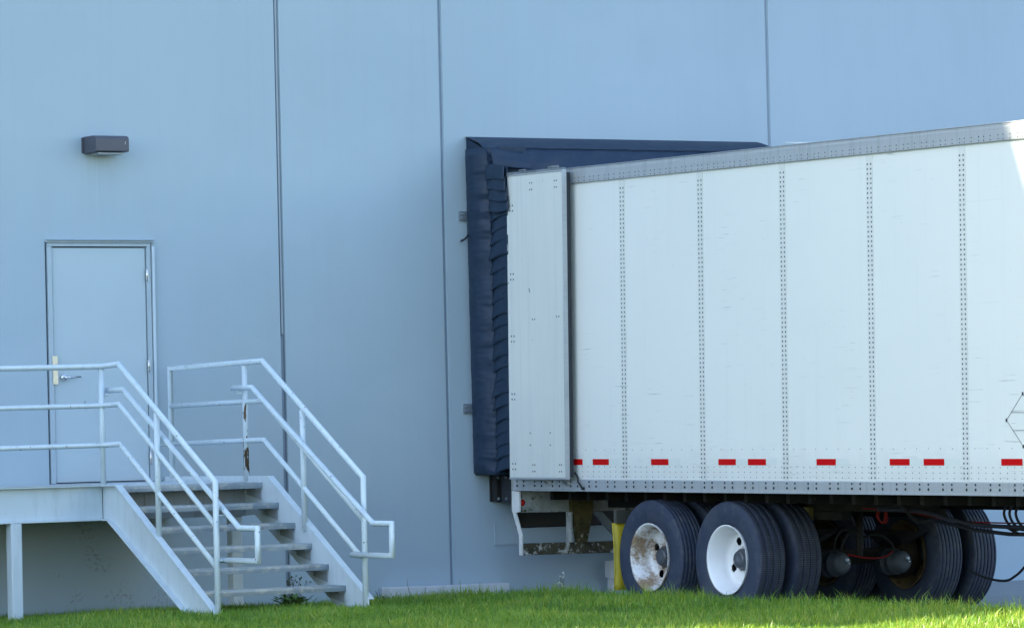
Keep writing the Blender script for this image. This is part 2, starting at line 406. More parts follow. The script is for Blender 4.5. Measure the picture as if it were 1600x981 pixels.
for e in edges[1:-1]:
    mb = MB(); w = gp(e)
    if e == -1.952:
        mb.box(e-w, e+w, .006, .06, 2.56, H-.1); mb.build('joint_sealant', M['sealant3'], bld); mb = MB()
        mb.box(e-w, e+w, .012, .06, -.3, 2.555)
    else: mb.box(e-w, e+w, .012, .06, -.3, H-.1)
    if e == -1.952:            # two beads of sealant in the widest joint
        mb.tube([(e-w*.8, .007, 2.54), (e-w*.8, .007, H-.1)], .0045, 6); mb.tube([(e+w*.8, .007, -.3), (e+w*.8, .007, H-.1)], .0055, 6)
    mb.build('joint_sealant', M['sealant2'] if e == 3.526 else M['sealant'], bld)
# shell of the building: floor, roof, far walls, parapet coping
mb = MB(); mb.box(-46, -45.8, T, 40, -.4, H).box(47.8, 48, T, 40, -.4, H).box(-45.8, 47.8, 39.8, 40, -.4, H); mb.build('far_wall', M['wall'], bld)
mb = MB(); mb.box(-45.8, 47.8, T+.004, 39.79, H-.6, H-.35); mb.build('roof', M['roof'], bld)
mb = MB(); mb.box(-46.03, 48.03, -.03, T+.03, H+.002, H+.08, .01); mb.build('parapet_coping', M['galv'], bld)
mb = MB(); mb.box(-45.8, 47.8, T+.004, 39.79, .72, 1.2); mb.build('warehouse_floor', M['interior'], bld)
# dock pit: dark back and the steel curb plate under it
mb = MB(); mb.box(OX0-.3, OX1+.3, 1.2, 1.25, 1.205, 4.4); mb.build('dock_door', M['dark_gap'], bld)
mb = MB(); mb.box(.268, 2.86, -.006, -.002, .572, .70, .001); mb.box(.262, .268, -.010, -.001, .566, .77); mb.box(.262, 2.86, -.010, -.001, .563, .570)
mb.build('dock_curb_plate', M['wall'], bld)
# steel door with frame
fr = MB()
fr.box(-4.312, -4.268, -.014, .10, 1.25, 3.352, .003).box(-3.332, -3.291, -.014, .10, 1.25, 3.352, .003).box(-4.312, -3.291, -.014, .10, 3.353, 3.385, .003)
fo = fr.build('door_frame', M['frame'], bld)
mb = MB(); mb.box(-3.282, -3.258, -.030, .03, 1.25, 3.352, .004); mb.build('side_trim', M['steel'], fo)
mb = MB(); mb.prism([(.0, 3.386), (-.034, 3.386), (-.036, 3.392), (-.010, 3.394), (-.010, 3.405), (-.040, 3.407), (-.042, 3.413), (-.010, 3.418), (.0, 3.418)], 'x', -4.322, -3.262, .001)
mb.build('drip_cap', M['frame'], fo)
mb = MB(); mb.box(-4.33, -3.26, -.10, .10, 1.25, 1.262, .002); mb.build('threshold', M['galv'], fo)
mb = MB(); mb.box(-4.268, -3.332, .05, .09, 1.26, 3.353); mb.build('rebate_shadow_gasket', M['dark_gap'], fo)
mb = MB(); mb.box(-4.259, -3.340, .004, .048, 1.270, 3.341, .003); door = mb.build('door', M['door'], bld)
mb = MB(); mb.box(-4.286, -4.236, -.024, -.016, 2.275, 2.385, .002).box(-4.284, -4.234, -.024, -.016, 2.135, 2.270, .002); mb.build('latch_guard', M['brass'], door)
mb = MB(); mb.lathe([(-.022, .0), (-.022, .026), (-.016, .030), (.004, .030)], 24, 'y', (-4.175, 0, 2.195))
mb.tube([(-4.175, -.020, 2.195), (-4.175, -.062, 2.196), (-4.15, -.066, 2.197), (-4.03, -.060, 2.200)], [.011, .011, .010, .007], 10); mb.build('handle', M['chrome'], door)
for z in (3.10, 2.29, 1.47):
    mb = MB(); mb.box(-3.346, -3.322, -.024, -.0145, z-.055, z+.055, .002).tube([(-3.337, -.026, z-.06), (-3.337, -.026, z+.06)], .007, 8); mb.build('hinge', M['chrome'], door)
mb = MB(); mb.tube([(-3.966, .002, 1.985), (-3.962, .002, 1.945), (-3.958, .002, 1.91)], .0022, 5); mb.build('scratch', M['rivet'], door)

# wall lamp over the door
lamp = thing('wall_lamp', 'dark bronze box shaped wall lamp mounted high above the steel door', 'wall lamp', (-3.76, -.001, 4.2))
mb = MB()
mb.prism([(-.001, 4.325), (-.20, 4.325), (-.235, 4.312), (-.245, 4.295), (-.245, 4.19), (-.238, 4.183), (-.001, 4.172)], 'x', -3.93, -3.60, .006); hs = mb.build('housing', M['lampbody'], lamp)
mb = MB(); mb.box(-3.89, -3.64, -.215, -.04, 4.160, 4.176, .004); mb.build('lens', M['lens'], hs)
mb = MB(); mb.rivet((-3.64, -.246, 4.265), (0,-1,0), .005, .004); mb.rivet((-3.642, -.246, 4.25), (0,-1,0), .004, .004); mb.build('screw', M['chrome'], hs)
mb = MB(); mb.box(-3.95, -3.58, -.012, 0, 4.180, 4.318, .004); mb.build('back_plate', M['lampbody'], lamp)

# small grey box low on the wall
bx = thing('junction_box', 'small pale grey box mounted low on the wall beside the yellow flap', 'utility box', (1.55, -.001, .21))
mb = MB(); mb.box(1.485, 1.66, -.10, -.001, .215, .375, .008); b_ = mb.build('box_body', M['boxgrey'], bx)
mb = MB(); mb.box(1.478, 1.667, -.108, -.1, .208, .382, .004); mb.build('cover_plate', M['boxgrey'], b_)
mb = MB(); mb.tube([(1.60, -.05, .375), (1.60, -.05, .57)], .022, 10); mb.build('conduit', M['black'], bx)
mb = MB(); mb.tube([(1.52, -.045, .215), (1.52, -.045, .0)], .03, 10); mb.build('conduit', M['boxgrey'], bx)

# concrete footing strip at the wall base
mb = MB(); mb.box(-.98, -.60, -.16, -.003, -.1, .222, .012).box(-.595, .32, -.16, -.003, -.1, .217, .012)
tag(mb.build('kerb', M['concrete']), kind='structure')

# ------------------------------------------------------------------ stair
YF = -1.54; XL, XR = -4.58, -3.2; ZL = 1.258
st = thing('metal_staircase', 'pale blue painted steel staircase with landing and pipe handrails at the warehouse door', 'staircase', (-4.2, -2.0, .2))
LXL = -9.2
mb = MB(); mb.box(LXL, XR-.012, -1.50, -.012, ZL-.035, ZL-.004, .003); deck = mb.build('landing', M['steel'], st)
# front channel (toes towards the viewer), the plate edge on top
mb = MB(); mb.box(LXL, XL-.006, YF, YF+.012, .957, ZL).box(LXL, XL-.006, YF-.058, YF-.001, .957, .972, .002).box(LXL, XL-.006, YF-.058, YF-.001, ZL-.012, ZL, .002)
mb.build('front_beam', M['steel'], deck)
mb = MB(); mb.box(LXL, XL-.02, YF-.061, -1.505, ZL+.001, ZL+.009, .001); mb.build('floor_plate_edge', M['frame'], deck)
mb = MB(); mb.box(XR, XR+.012, YF, -.014, .955, 1.298).box(XR+.012, XR+.06, YF, -.014, 1.288, 1.298).box(XR+.012, XR+.06, YF, -.014, .955, .967); mb.build('side_beam', M['steel'], deck)
mb = MB(); mb.box(XL+.016, XR-.004, -1.52, -1.505, .955, ZL-.037); mb.build('back_channel', M['riser'], deck)
for px_ in (-5.42, -8.6):
    mb = MB(); mb.box(px_-.05, px_+.05, -1.60, -1.50, .03, .956, .008); mb.build('support_post', M['steel'], st)
    mb = MB(); mb.box(px_-.08, px_+.08, -1.63, -1.47, .0, .04, .004); mb.build('base_plate', M['steel'], st)
for px_ in (-3.275,):
    mb = MB(); mb.box(px_-.05, px_+.05, -1.50, -1.40, .02, .954, .008); mb.build('support_post', M['steel'], st)
# stringers: profile in (y, z)
def strp(y): return 1.287-.611*(-1.90-y) if y < -1.90 else 1.287
def ztop(y): return 1.258-.604*(-1.875-y)
prof = [(YF, ZL), (-1.875, ZL), (-3.60, ztop(-3.60)), (-3.60, .02), (-3.42, .02), (-1.69, .962), (YF, .957)]
mb = MB(); mb.prism(prof, 'x', XL, XL+.012, .001)
def flange(x0, x1, pa, pb, t):
    d = Vector((pb[0]-pa[0], pb[1]-pa[1])).normalized(); n_ = Vector((-d.y, d.x))*t
    mb.prism([pa, pb, (pb[0]+n_.x, pb[1]+n_.y), (pa[0]+n_.x, pa[1]+n_.y)], 'x', x0, x1, .0015)
def ins(p, dz): return (p[0], p[1]+dz)
flange(XL-.052, XL-.0005, prof[2], (-1.875, ZL), -.011); flange(XL-.052, XL-.0005, (YF-.06, ZL-.011), (-1.868, ZL-.011), .011) if False else None
mb.box(XL-.052, XL-.0005, -1.868, YF-.062, ZL-.011, ZL)
flange(XL-.052, XL-.0005, (-3.42, .008), (-1.69, .962), .012); mb.box(XL-.052, XL-.0005, -1.688, YF-.062, .957, .969)
mb.build('stringer', M['steel'], st)
zr = lambda y: 1.298-.606*(-1.925-y)
profr = [(YF-.002, 1.298), (-1.925, 1.298), (-3.60, zr(-3.60)), (-3.60, .02), (-3.42, .02), (-1.69, .962), (YF-.002, .957)]
mb = MB(); mb.prism(profr, 'x', XR, XR+.012, .001)
flange(XR+.0125, XR+.06, profr[2], (-1.925, 1.298), -.011); mb.box(XR+.0125, XR+.06, -1.918, YF-.002, 1.287, 1.298); flange(XR+.0125, XR+.06, (-3.42, .008), (-1.69, .962), .012)
mb.build('stringer', M['steel'], st)
# treads and the angle brackets that carry them
TY = [-1.833, -2.118, -2.398, -2.678, -2.958, -3.236]; TZ = [1.240, 1.069, .898, .727, .556, .385]
for i, (ty, tz) in enumerate(zip(TY, TZ)):
    x0, x1 = XL+.014, XR-.002; d = .29 if i else .30
    mb = MB()
    mb.box(x0, x1, ty, ty+d, tz-.006, tz, .001)
    mb.prism([(ty-.004, tz+.002), (ty+.010, tz+.002), (ty+.010, tz-.0065), (ty+.006, tz-.045), (ty-.002, tz-.048), (ty-.006, tz-.018)], 'x', x0+.001, x1-.001, .0015)
    mb.box(x0+.001, x1-.001, ty+d-.005, ty+d, tz-.05, tz-.0065)
    for k in range(5): mb.box(x0+.02, x1-.02, ty+.045+k*.045, ty+.053+k*.045, tz-.001, tz+.003)
    tr = mb.build('tread', M['tread'], st)
    for xa, xb in ((XR-.006, XR-.0005), (XL+.0125, XL+.018)):
        mb = MB(); mb.prism([(ty+.02, tz-.055), (ty+d-.03, tz-.055), (ty+d-.03, tz-.10), (ty+.03, tz-.145), (ty+.02, tz-.145)], 'x', xa, xb)
        s_ = 1 if xa < -4 else -1
        mb.box(min(xa, xa+s_*.05), max(xb, xb+s_*.05), ty+.02, ty+d-.03, tz-.062, tz-.0555)
        mb.build('tread_bracket', M['riser'], tr)

# railings: the same profile on both sides
R_ = .0245
PY = [-1.555, -2.56, -3.565]
def railing(x, left):
    par = bpy.data.objects.new('railing', None); COL.objects.link(par); par.parent = st; OFF[par.name] = OFF[st.name]
    par.location = (0,0,0); out = []
    def P(name, pts, mat='rail', r=R_): mb_ = MB(); mb_.tube(pts, r, 14); return mb_.build(name, M[mat], par)
    y0 = YF-.01 if left else -.17
    kz = 2.272; ky = -1.885
    zb = lambda y: kz-(-y+ky)*.5905 if y < ky else kz
    start = (x, -1.555, kz)
    top = [(x, ky, kz), (x, -3.565, zb(-3.565)), (x, -3.565, .21)]
    if left:
        P('top_rail', [(LXL, -1.555, 2.228), (x, -1.555, kz-.012), (x, ky, kz), (x, -3.565, zb(-3.565)), (x, -3.565, .06)])
    else:
        P('top_rail', [(x, -.165, 1.29), (x, -.165, kz-.012), (x, ky, kz+.01), (x, -3.565, zb(-3.565)), (x, -3.565, .06)])
    for dz, dr in ((1.935, .605), (1.60, .605)):
        ze = dz-(3.555-1.885)*dr
        if left: P('mid_rail', [(LXL, -1.555, dz-.040), (x, -1.555, dz-.006), (x, -1.885, dz), (x, -3.56, ze)], r=.022)
        else: P('mid_rail', [(x, -.165, dz-.012), (x, -1.555, dz+.004), (x, -1.885, dz+.004), (x, -3.50 if dz < 1.7 else -3.56, dz+.004-((3.50 if dz < 1.7 else 3.56)-1.885)*dr)], r=.022)
    P('post', [(x, PY[0], 1.26), (x, PY[0], kz-.02)], 'rustpost' if not left else 'rail')
    P('post', [(x, PY[1], ztop(PY[1])-.01), (x, PY[1], zb(PY[1])-.02)])
    if left:
        for xx in (-6.62, -8.6): P('post', [(xx, -1.555, 1.262), (xx, -1.555, 2.24)])
    # lower grab rail with a return loop, held off the posts on the inner side
    xg = x+.075 if left else x-.075
    dy = -.02 if left else -.04
    g = [(xg, -1.44+dy*.6, 2.058), (xg, -1.80+dy*.6, 2.058), (xg, -3.80+dy, .905), (xg, -4.10+dy, .905), (xg, -4.10+dy, .645), (xg, -3.44+dy, .645)]
    P('grab_rail', g, r=.0235)
    for y_, z_ in ((-1.555, 2.058), (-2.56, None), (-3.565, None)):
        if z_ is None:
            t = (y_-g[1][1])/(g[2][1]-g[1][1]); z_ = g[1][2]+t*(g[2][2]-g[1][2])
        mb_ = MB(); mb_.tube([(x, y_, z_-.045), (xg, y_, z_-.045), (xg, y_, z_-.012)], .007, 8); mb_.build('bracket', M['rail'], par)
    P('bracket', [(x, -3.565, .645), (xg, -3.565, .645)], r=.012)
railing(XL, True); railing(XR, False)
mb = MB(); mb.box(XR-.04, XR+.04, -3.605, -3.525, .05, .16, .005); mb.build('base_plate', M['steel'], st)

# ------------------------------------------------------------------ dock seal
ds = thing('dock_seal', 'navy black padded dock seal framing the trailer rear against the wall', 'dock seal', (1.7, 0, 1.22))
SX0, SX1, SZ0, SZ1 = .045, 3.375, 1.222, 4.388
def wr(y, z, a=1.0): return noise.noise(Vector((y*3.1, z*7.0, 1.7)))*.010*a+noise.noise(Vector((y*9, z*26.0, 4.2)))*.006*a
def side_pad(xo, sgn):
    mb = MB()
    # section in (depth, out): from the wall, bulging outer face, rounded front edge, then the front face
    def fn(u, v):
        z = SZ0+.02+(SZ1-SZ0-.14)*v
        pin = min(1, v/.03)*min(1, (1-v)/.02)
        if u < .62:
            t = u/.62; y = -.395*t
            bul = (.052*math.sin(math.pi*min(1, t*1.02))**.8)*(.3+.7*pin)
            fold = .020*t**1.5*math.sin(z*26+2.2*math.sin(z*5.1))*max(0, noise.noise(Vector((0, z*1.3, 9)))+.45)
            x = xo-sgn*(bul+wr(y, z, .35+t)+fold)+sgn*.03*t**3
            x += sgn*.02*math.sin(z*1.05)*.3
            z += -.02*t*t*(1-v) + .0
        else:
            t = (u-.62)/.38; y = -.395+.10*math.sin(math.pi*min(1, t*2.5))*(t < .4)-.08*max(0, t-.4)/.6
            x = xo+sgn*(.03+.33*t)
            y += wr(x, z, .5)
        return (x, y, z)
    mb.grid(fn, 44, 260)
    # closing faces: bottom and back
    mb.box(min(xo+sgn*.02, xo+sgn*.37), max(xo+sgn*.02, xo+sgn*.37), -.42, -.004, SZ0+.005, SZ0+.035, .004)
    return mb.build('side_pad', M['vinyl'], ds)
lp = side_pad(SX0, 1); side_pad(SX1, -1)
# overlapping pleats up the front of the pad
def pleats(x0, x1, sgn):
    mb = MB(); z = SZ0+.06; k = 0
    while z < 4.02:
        h = random.uniform(.105, .15); dx = random.uniform(-.012, .014); lift = random.uniform(.006, .024)
        xa, xb = x0+dx, x1
        def fn(u, v, z=z, h=h, dx=dx, lift=lift):
            # each flap runs from the cushion edge forward along the trailer corner; its lower edge stands off
            zz = z+h*1.32*v-.050*(1-v)*(1-u)**2.2+.006*math.sin(u*3)
            yy = -.398-.34*u-.030*v*(1-u)**1.5-dx*(1-u)
            xx = .060-.030*u-lift*1.25*(1-v)**1.5*(1-u)**2.0+.006*v+.005*noise.noise(Vector((yy*9, zz*9, 0)))
            return (xx if sgn > 0 else SX0+SX1-xx, yy, zz)
        mb.grid(fn, 8, 8)
        z += h; k += 1
    o = mb.build('pleated_facing', M['vinyl'], ds); so = o.modifiers.new('thickness', 'SOLIDIFY'); so.thickness = .006; return o
pleats(.078, .36, 1); pleats(.078, .36, -1)
# head pad: slopes out from the wall and then drops
mb = MB()
def headfn(u, v):
    x = SX0-.004+(SX1-SX0+.008)*u
    e = min(1, u/.02)*min(1, (1-u)/.012)
    w1 = noise.noise(Vector((x*1.4, v*5, 2)))*.016+noise.noise(Vector((x*5.5+v*6, v*3, 7)))*.010
    corner = max(0, 1-u/.14)
    w1 += corner*.016*math.sin((x*2.2+v*3)*9)
    if v < .4:
        t = v/.4; y = -.002-.33*t; z = SZ1-.125*t+.012*math.sin(math.pi*t)
        inset = .40*0
        z += w1*.4*t
    else:
        t = (v-.4)/.6; y = -.332-.10*math.sin(t*math.pi*.75)-.02*t; z = SZ1-.128-.36*t
        y += -w1*.9
    if u > .93: x -= .0; 
    # right-hand end leans inwards towards its front
    depth = min(1, -y/.4); x += -.24*depth*max(0, (u-.9)/.1)*0 + .06*depth*max(0, (u-.9)/.1)
    return (x, y, z)
mb.grid(headfn, 170, 40)
mb.prism([(-.004, SZ1-.01), (-.33, SZ1-.14), (-.42, SZ1-.25), (-.42, SZ1-.46), (-.004, SZ1-.46)], 'x', SX0+.004, SX0+.02)
mb.prism([(-.004, SZ1-.01), (-.33, SZ1-.14), (-.42, SZ1-.25), (-.42, SZ1-.46), (-.004, SZ1-.46)], 'x', SX1-.02, SX1-.004)
hp = mb.build('head_pad', M['vinyl'], ds)
mb = MB(); mb.tube([(SX0+.3+(SX1-SX0-.3)*i/60, -.335-.004+.004*noise.noise(Vector((i*.7,0,0))), SZ1-.121+.006*noise.noise(Vector((i*.31,2,0)))) for i in range(61)], .006, 6); mb.build('seam_piping', M['vinyl'], hp)
# loose corner flap and the stacked flaps below it
mb = MB()
mb.grid(lambda u, v: (.018+.40*u+.012*v, -.465-.05*math.sin(v*1.6)-.03*u*v+.008*noise.noise(Vector((u*4, v*4, 1))), 4.238-.175*v-.008*u+.018*math.sin(u*3)*v*0-.055*u*0+.02*(1-u)*v+.012*math.sin(u*5+1)*(1-v)), 20, 12)
o = mb.build('corner_flap', M['vinyl'], ds); o.modifiers.new('thickness', 'SOLIDIFY').thickness = .008
for k in range(4):
    z0 = 4.090-.098*k
    mb = MB(); mb.grid(lambda u, v: (.030-.004*(3-k)-.022*u-.012*v+.006*math.sin(u*5+k), -.385-.010*k-.36*u-.012*v, z0-.135*v-.012*u+.010*math.sin(u*4+k)), 12, 8)
    o = mb.build('corner_flap', M['vinyl'], ds); o.modifiers.new('thickness', 'SOLIDIFY').thickness = .007
for z in (3.645, 1.848):
    mb = MB(); mb.box(-.052, .05, -.020, -.004, z-.045, z+.045, .003)
    for dx in (-.03, -.005):
        mb.rivet((dx, -.020, z+.018), (0,-1,0), .010, .008); mb.rivet((dx, -.020, z-.018), (0,-1,0), .010, .008)
    mb.build('mounting_bracket', M['galv'], ds)
mb = MB(); mb.grid(lambda u, v: (.055-.125*u, -.030-.05*math.sin(u*2.6), 3.475-.075*u+.022*v+.02*math.sin(u*6)*.3), 10, 2); o = mb.build('strap_tail', M['strap'], ds); o.modifiers.new('thickness', 'SOLIDIFY').thickness = .006

# dock bumper on the wall below the seal
db = thing('dock_bumper', 'black rubber dock bumper bolted to the wall below the seal', 'dock bumper', (.32, 0, .98))
mb = MB(); mb.box(.215, .245, -.02, -.004, .975, 1.225, .004).box(.23, .275, -.11, -.0205, .975, 1.225, .004); pl = mb.build('mounting_angle', M['black'], db)
mb = MB()
for k in range(5): mb.box(.279+k*.052, .329+k*.052, -.30, -.006, .968, 1.215, .006)
mb.build('rubber_pad', M['rubber'], db)
for z in (1.20, 1.0):
    for p, ax in (((.252, -.1105, z), (0,-1,0)), ((.279, -.20, z), (-1,0,0))):
        mb = MB(); mb.rivet(p, ax, .016, .012, 8); mb.build('bolt', M['galv'], db)

# ------------------------------------------------------------------ trailer (local frame: x right, -y forward, origin on the ground at its rear left corner)
tr = thing('semi_trailer', 'long white box semi trailer backed into the dock with its rear door folded open', 'trailer', (.13, -.50, 0), local=True)
tr.rotation_euler = (.006, .0103, 0)
W, LEN = 2.59, 15.6
ZB0, ZB1, ZT0, ZT1 = 1.080, 1.186, 3.857, 4.003
SE = [1.96+1.2245*k-.045 for k in range(-1, 12)]            # post centres (distance from the rear)
SE = [s for s in SE if .3 < s < LEN-.2]
PW = .084
# side skins between the posts, visible side riveted
cuts = [.012]+SE+[LEN-.02]
for a, b in zip(cuts[:-1], cuts[1:]):
    mb = MB(); y0, y1 = -(a+.0005), -(b-.0005); mb.box(.003, .012, y1, y0, ZB1+.001, ZT0-.001); mb.begin()
    q0, q1 = a+PW/2+.03, b-PW/2-.02
    if a < .1: q0 = .05
    n_ = max(3, int((q1-q0)/.088)); zs3 = (1.302, 1.258, 1.214)
    for i in range(n_+1):
        f = q0+(q1-q0)*i/n_
        for z in zs3: mb.rivet((.003, -f, z), (-1,0,0), .0050, .003, 6)
    for i in range(7):
        f = q0+(q1-q0)*(i+.3)/7; mb.rivet((.003, -f, 1.452), (-1,0,0), .0046, .003, 6)
    mb.end().build('side_panel', M['white'], tr, M['rivet'])
for s in SE:
    mb = MB(); mb.box(-.0008, .0025, -(s+PW/2), -(s-PW/2), ZB1-.005, ZT0-.002)
    mb.box(-.0012, .0028, -(s+PW/2+.006), -(s+PW/2+.001), ZB1, ZT0-.004)
    mb.begin(); n_ = 66
    for i in range(n_):
        z = ZB1+.03+(ZT0-ZB1-.11)*i/(n_-1)
        for d in (-.020, .026): mb.rivet((-.0008, -(s+d), z), (-1,0,0), .0092, .0036, 7)
    mb.end().build('side_post', M['postwhite'], tr, M['rivet'])
# rails
mb = MB(); mb.prism([(-.020, ZB0), (-.020, ZB0+.014), (-.014, ZB0+.018), (-.014, ZB1-.006), (-.010, ZB1), (.02, ZB1), (.02, ZB0)], 'y', -LEN, -.06, 0); mb.begin(); f = .13
while f < LEN-.3:
    for d in (0, .115):
        mb.rivet((-.0140, -(f+d), ZB1-.020), (-1,0,0), .0105, .006); mb.rivet((-.0140, -(f+d), ZB0+.046), (-1,0,0), .0125, .006)
    f += .305
mb.end().build('bottom_rail', M['alu'], tr, M['rivetdark'])
mb = MB(); mb.prism([(-.012, ZT0), (-.016, ZT0+.006), (-.016, ZT1-.035), (-.013, ZT1-.03), (-.013, ZT1-.012), (-.004, ZT1), (.03, ZT1), (.03, ZT0)], 'y', -LEN, -.02, 0); mb.begin(); f = .2
while f < LEN-.3:
    for d in (0, .062, .15):
        mb.rivet((-.016, -(f+d), ZT0+.018), (-1,0,0), .0055, .004); mb.rivet((-.016, -(f+d), ZT0+.050), (-1,0,0), .0055, .004)
    f += .245
tl_ = mb.end().build('top_rail', M['alu'], tr, M['rivetdark'])
mb = MB(); mb.tube([(-.013, -.02, ZT1-.004), (-.013, -LEN, ZT1-.004)], .005, 6); mb.build('roof_edge_bead', M['alu'], tl_)
mb = MB(); mb.box(.031, W-.031, -LEN, -.02, ZT1-.02, ZT1-.004); mb.build('roof', M['roof'], tr)
mb = MB(); mb.box(W-.012, W-.003, -LEN, -.012, ZB0, ZT1-.005); mb.build('far_side_wall', M['white'], tr)
mb = MB(); mb.box(.013, W-.013, -LEN, -LEN+.03, ZB0, ZT1-.021); mb.build('nose_wall', M['white'], tr)
mb = MB(); mb.box(.022, W-.014, -LEN+.031, -.07, ZB0+.05, ZB0+.09); mb.build('floor_deck', M['black'], tr)
# roof sheet lifted at its edge
mb = MB(); mb.grid(lambda u, v: (.05+.3*v, -(4.34+.46*u), ZT1-.002+.036*max(0, 1-u*1.15)+.008*v), 10, 3); o = mb.build('roof_sheet', M['silver'], tr); o.modifiers.new('thickness', 'SOLIDIFY').thickness = .006
# rear frame
mb = MB(); mb.box(.002, .09, -.058, 0, ZB0, ZT1-.03, .004).box(W-.09, W-.002, -.058, 0, ZB0, ZT1-.03, .004).box(.091, W-.091, -.058, 0, ZT1-.13, ZT1-.03, .004); mb.build('rear_frame', M['sill'], tr)
mb = MB(); mb.box(.06, W-.02, -.10, -.02, .875, 1.077, .006); sl = mb.build('rear_sill', M['sill'], tr)
mb = MB(); mb.lathe([(-.012, 0), (-.010, .022), (.0, .030), (.006, .032)], 20, 'y', (.055, -.108, .968)); mb.build('marker_light', M['lampred'], tr)
mb = MB(); mb.box(.022, .092, -.106, -.101, .93, 1.01, .002); mb.build('marker_light_bracket', M['sill'], tr)
# swing door folded back against the side
mb = MB(); mb.box(-.136, -.102, -1.150, -.20, 1.205, 3.968, .003); mb.begin()
def quad(f, z, dy=.034, dz=.06):
    for i in (0, 1):
        for k in (0, 1): mb.rivet((-.136, -(f+i*dy), z+k*dz), (-1,0,0), .0085, .004, 7)
quad(.60, 3.83); quad(1.02, 3.83); quad(.60, 1.26); quad(1.05, 1.26); 
for z in (3.70, 3.07, 2.50, 1.97, 1.33):
    for d in (.255, .30): mb.rivet((-.136, -d, z), (-1,0,0), .0095, .004); mb.rivet((-.136, -d, z-.05), (-1,0,0), .0095, .004)
for f, z in ((.62, 2.645), (.66, 2.645), (1.03, 2.66), (1.07, 2.66), (.57, 2.92), (.578, 2.90), (.56, 1.61), (.90, 1.61), (.56, 1.50), (.90, 1.50)): mb.rivet((-.136, -f, z), (-1,0,0), .0085, .004)
dr = mb.end().build('rear_door', M['doorwhite'], tr, M['doorrivet'])
mb = MB(); mb.box(-.141, -.098, -1.164, -1.1505, 1.20, 3.972, .002); mb.box(-.141, -.098, -1.164, -.20, 1.188, 1.2045, .002); mb.box(-.141, -.098, -1.164, -.20, 3.969, 3.984, .002); mb.build('door_edging', M['alu'], dr)
mb = MB(); mb.box(-.1012, -.052, -1.158, -1.128, 1.21, 3.96, .006).box(-.1012, -.06, -1.127, -.22, 1.21, 1.235, .004); mb.build('door_gasket', M['rubber'], dr)  # rubber seal, its lip deepened to block light from the gap behind the door
mb = MB(); mb.box(-.139, -.100, -1.160, -.19, 3.985, 4.003, .003); mb.tube([(-.12, -.9, 4.014), (-.12, -1.06, 4.016)], .012, 8); mb.tube([(-.12, -.4, 4.014), (-.12, -.5, 4.014)], .010, 8); mb.build('door_seal', M['brace'], dr)
for z in (3.6, 2.9, 2.1, 1.5):
    mb = MB(); mb.box(-.1015, .001, -.235, -.205, z-.05, z+.05, .004); mb.build('door_hinge', M['alu'], dr)
mb = MB(); mb.tube([(-.03, -1.14, 1.25), (-.03, -1.19, 1.20), (-.045, -1.215, 1.165), (-.03, -1.27, 1.10)], .009, 8); mb.tube([(-.03, -1.27, 1.12), (-.03, -1.27, 1.095)], .016, 8); mb.build('door_hook', M['black'], dr)
for f in (.66, .98):
    mb = MB(); mb.tube([(-.018, -(f-.05), 1.165), (-.026, -f, 1.135), (-.022, -(f+.03), 1.142), (-.018, -(f+.05), 1.165)], .011, 8); mb.build('cargo_hook', M['alu'], dr)
# reflective tape
def fl(a): return a
for a, b in ((.98,1.185),(1.355,1.618),(2.297,2.569),(3.337,3.597),(3.778,4.042),(4.77,5.04),(5.779,6.045),(6.232,6.50),(7.23,7.494),(8.4,8.68),(9.3,9.6)):
    mb = MB(); mb.box(.0005, .0028, -(b+.035), -(a+.035), 1.318, 1.371); mb.build('reflective_tape', M['red'], tr)
for a, b in ((1.618,1.80),(2.569,2.75),(3.597,3.773),(4.042,4.20),(5.04,5.22),(6.045,6.226),(6.50,6.70),(7.494,7.70)):
    mb = MB(); mb.box(.0012, .0028, -(b+.033), -(a+.037), 1.318, 1.371); mb.build('reflective_tape', M['silver'], tr)
# placard holder
pc, pz, hw = 7.55, 1.672, .205
mb = MB(); mb.prism([(-pc, pz+hw), (-(pc+hw), pz), (-pc, pz-hw), (-(pc-hw), pz)], 'x', -.003, .0028); ph = mb.build('placard_holder', M['white'], tr)
mb = MB(); dm = [(-pc, pz+hw), (-(pc+hw), pz), (-pc, pz-hw), (-(pc-hw), pz)]
for i in range(4):
    p, q = dm[i], dm[(i+1) % 4]; mb.tube([(-.004, p[0], p[1]), (-.004, q[0], q[1])], .0022, 6)
for z in (pz+.06, pz-.08):
    w_ = hw-abs(z-pz); mb.tube([(-.005, -(pc-w_), z), (-.005, -(pc+w_), z)], .0020, 6)
mb.build('frame_wire', M['rivet'], ph)
mb = MB()
for d in dm: mb.box(-.008, -.003, d[0]-.008, d[0]+.008, d[1]-.013, d[1]+.013, .002)
mb.build('corner_clip', M['rivetdark'], ph)
# rear impact guard
mb = MB(); mb.box(.045, W-.045, -.16, -.09, .485, .592, .006); ig = mb.build('impact_guard', M['guard'], tr)
for x0, x1 in ((.004, .022), (W-.022, W-.004)):
    mb = MB(); mb.prism([(-.002, 1.078), (-.135, 1.078), (-.135, .885), (-.065, .875), (-.15, .70), (-.165, .67), (-.165, .484), (-.120, .484), (-.120, .66), (-.02, .87), (-.002, .89)], 'x', x0, x1, .002); mb.build('end_plate', M['endwhite'], ig)
for xp in (.66, 1.75):
    mb = MB(); mb.prism([(xp-.10, 1.06), (xp+.15, 1.06), (xp+.14, .90), (xp+.12, .78), (xp+.075, .593), (xp-.035, .593), (xp-.06, .78), (xp-.09, .90)], 'y', -.158, -.102, .004); mb.build('guard_post', M['post'], ig)
    mb = MB(); mb.box(xp-.125, xp-.11, -.19, -.1005, .592, .874, .002); mb.build('guard_gusset', M['sill'], ig)
mb = MB(); mb.prism([(.805, .872), (.905, .872), (1.20, .594), (1.09, .594)], 'y', -.152, -.112, .003); mb.build('guard_brace', M['brace'], ig)
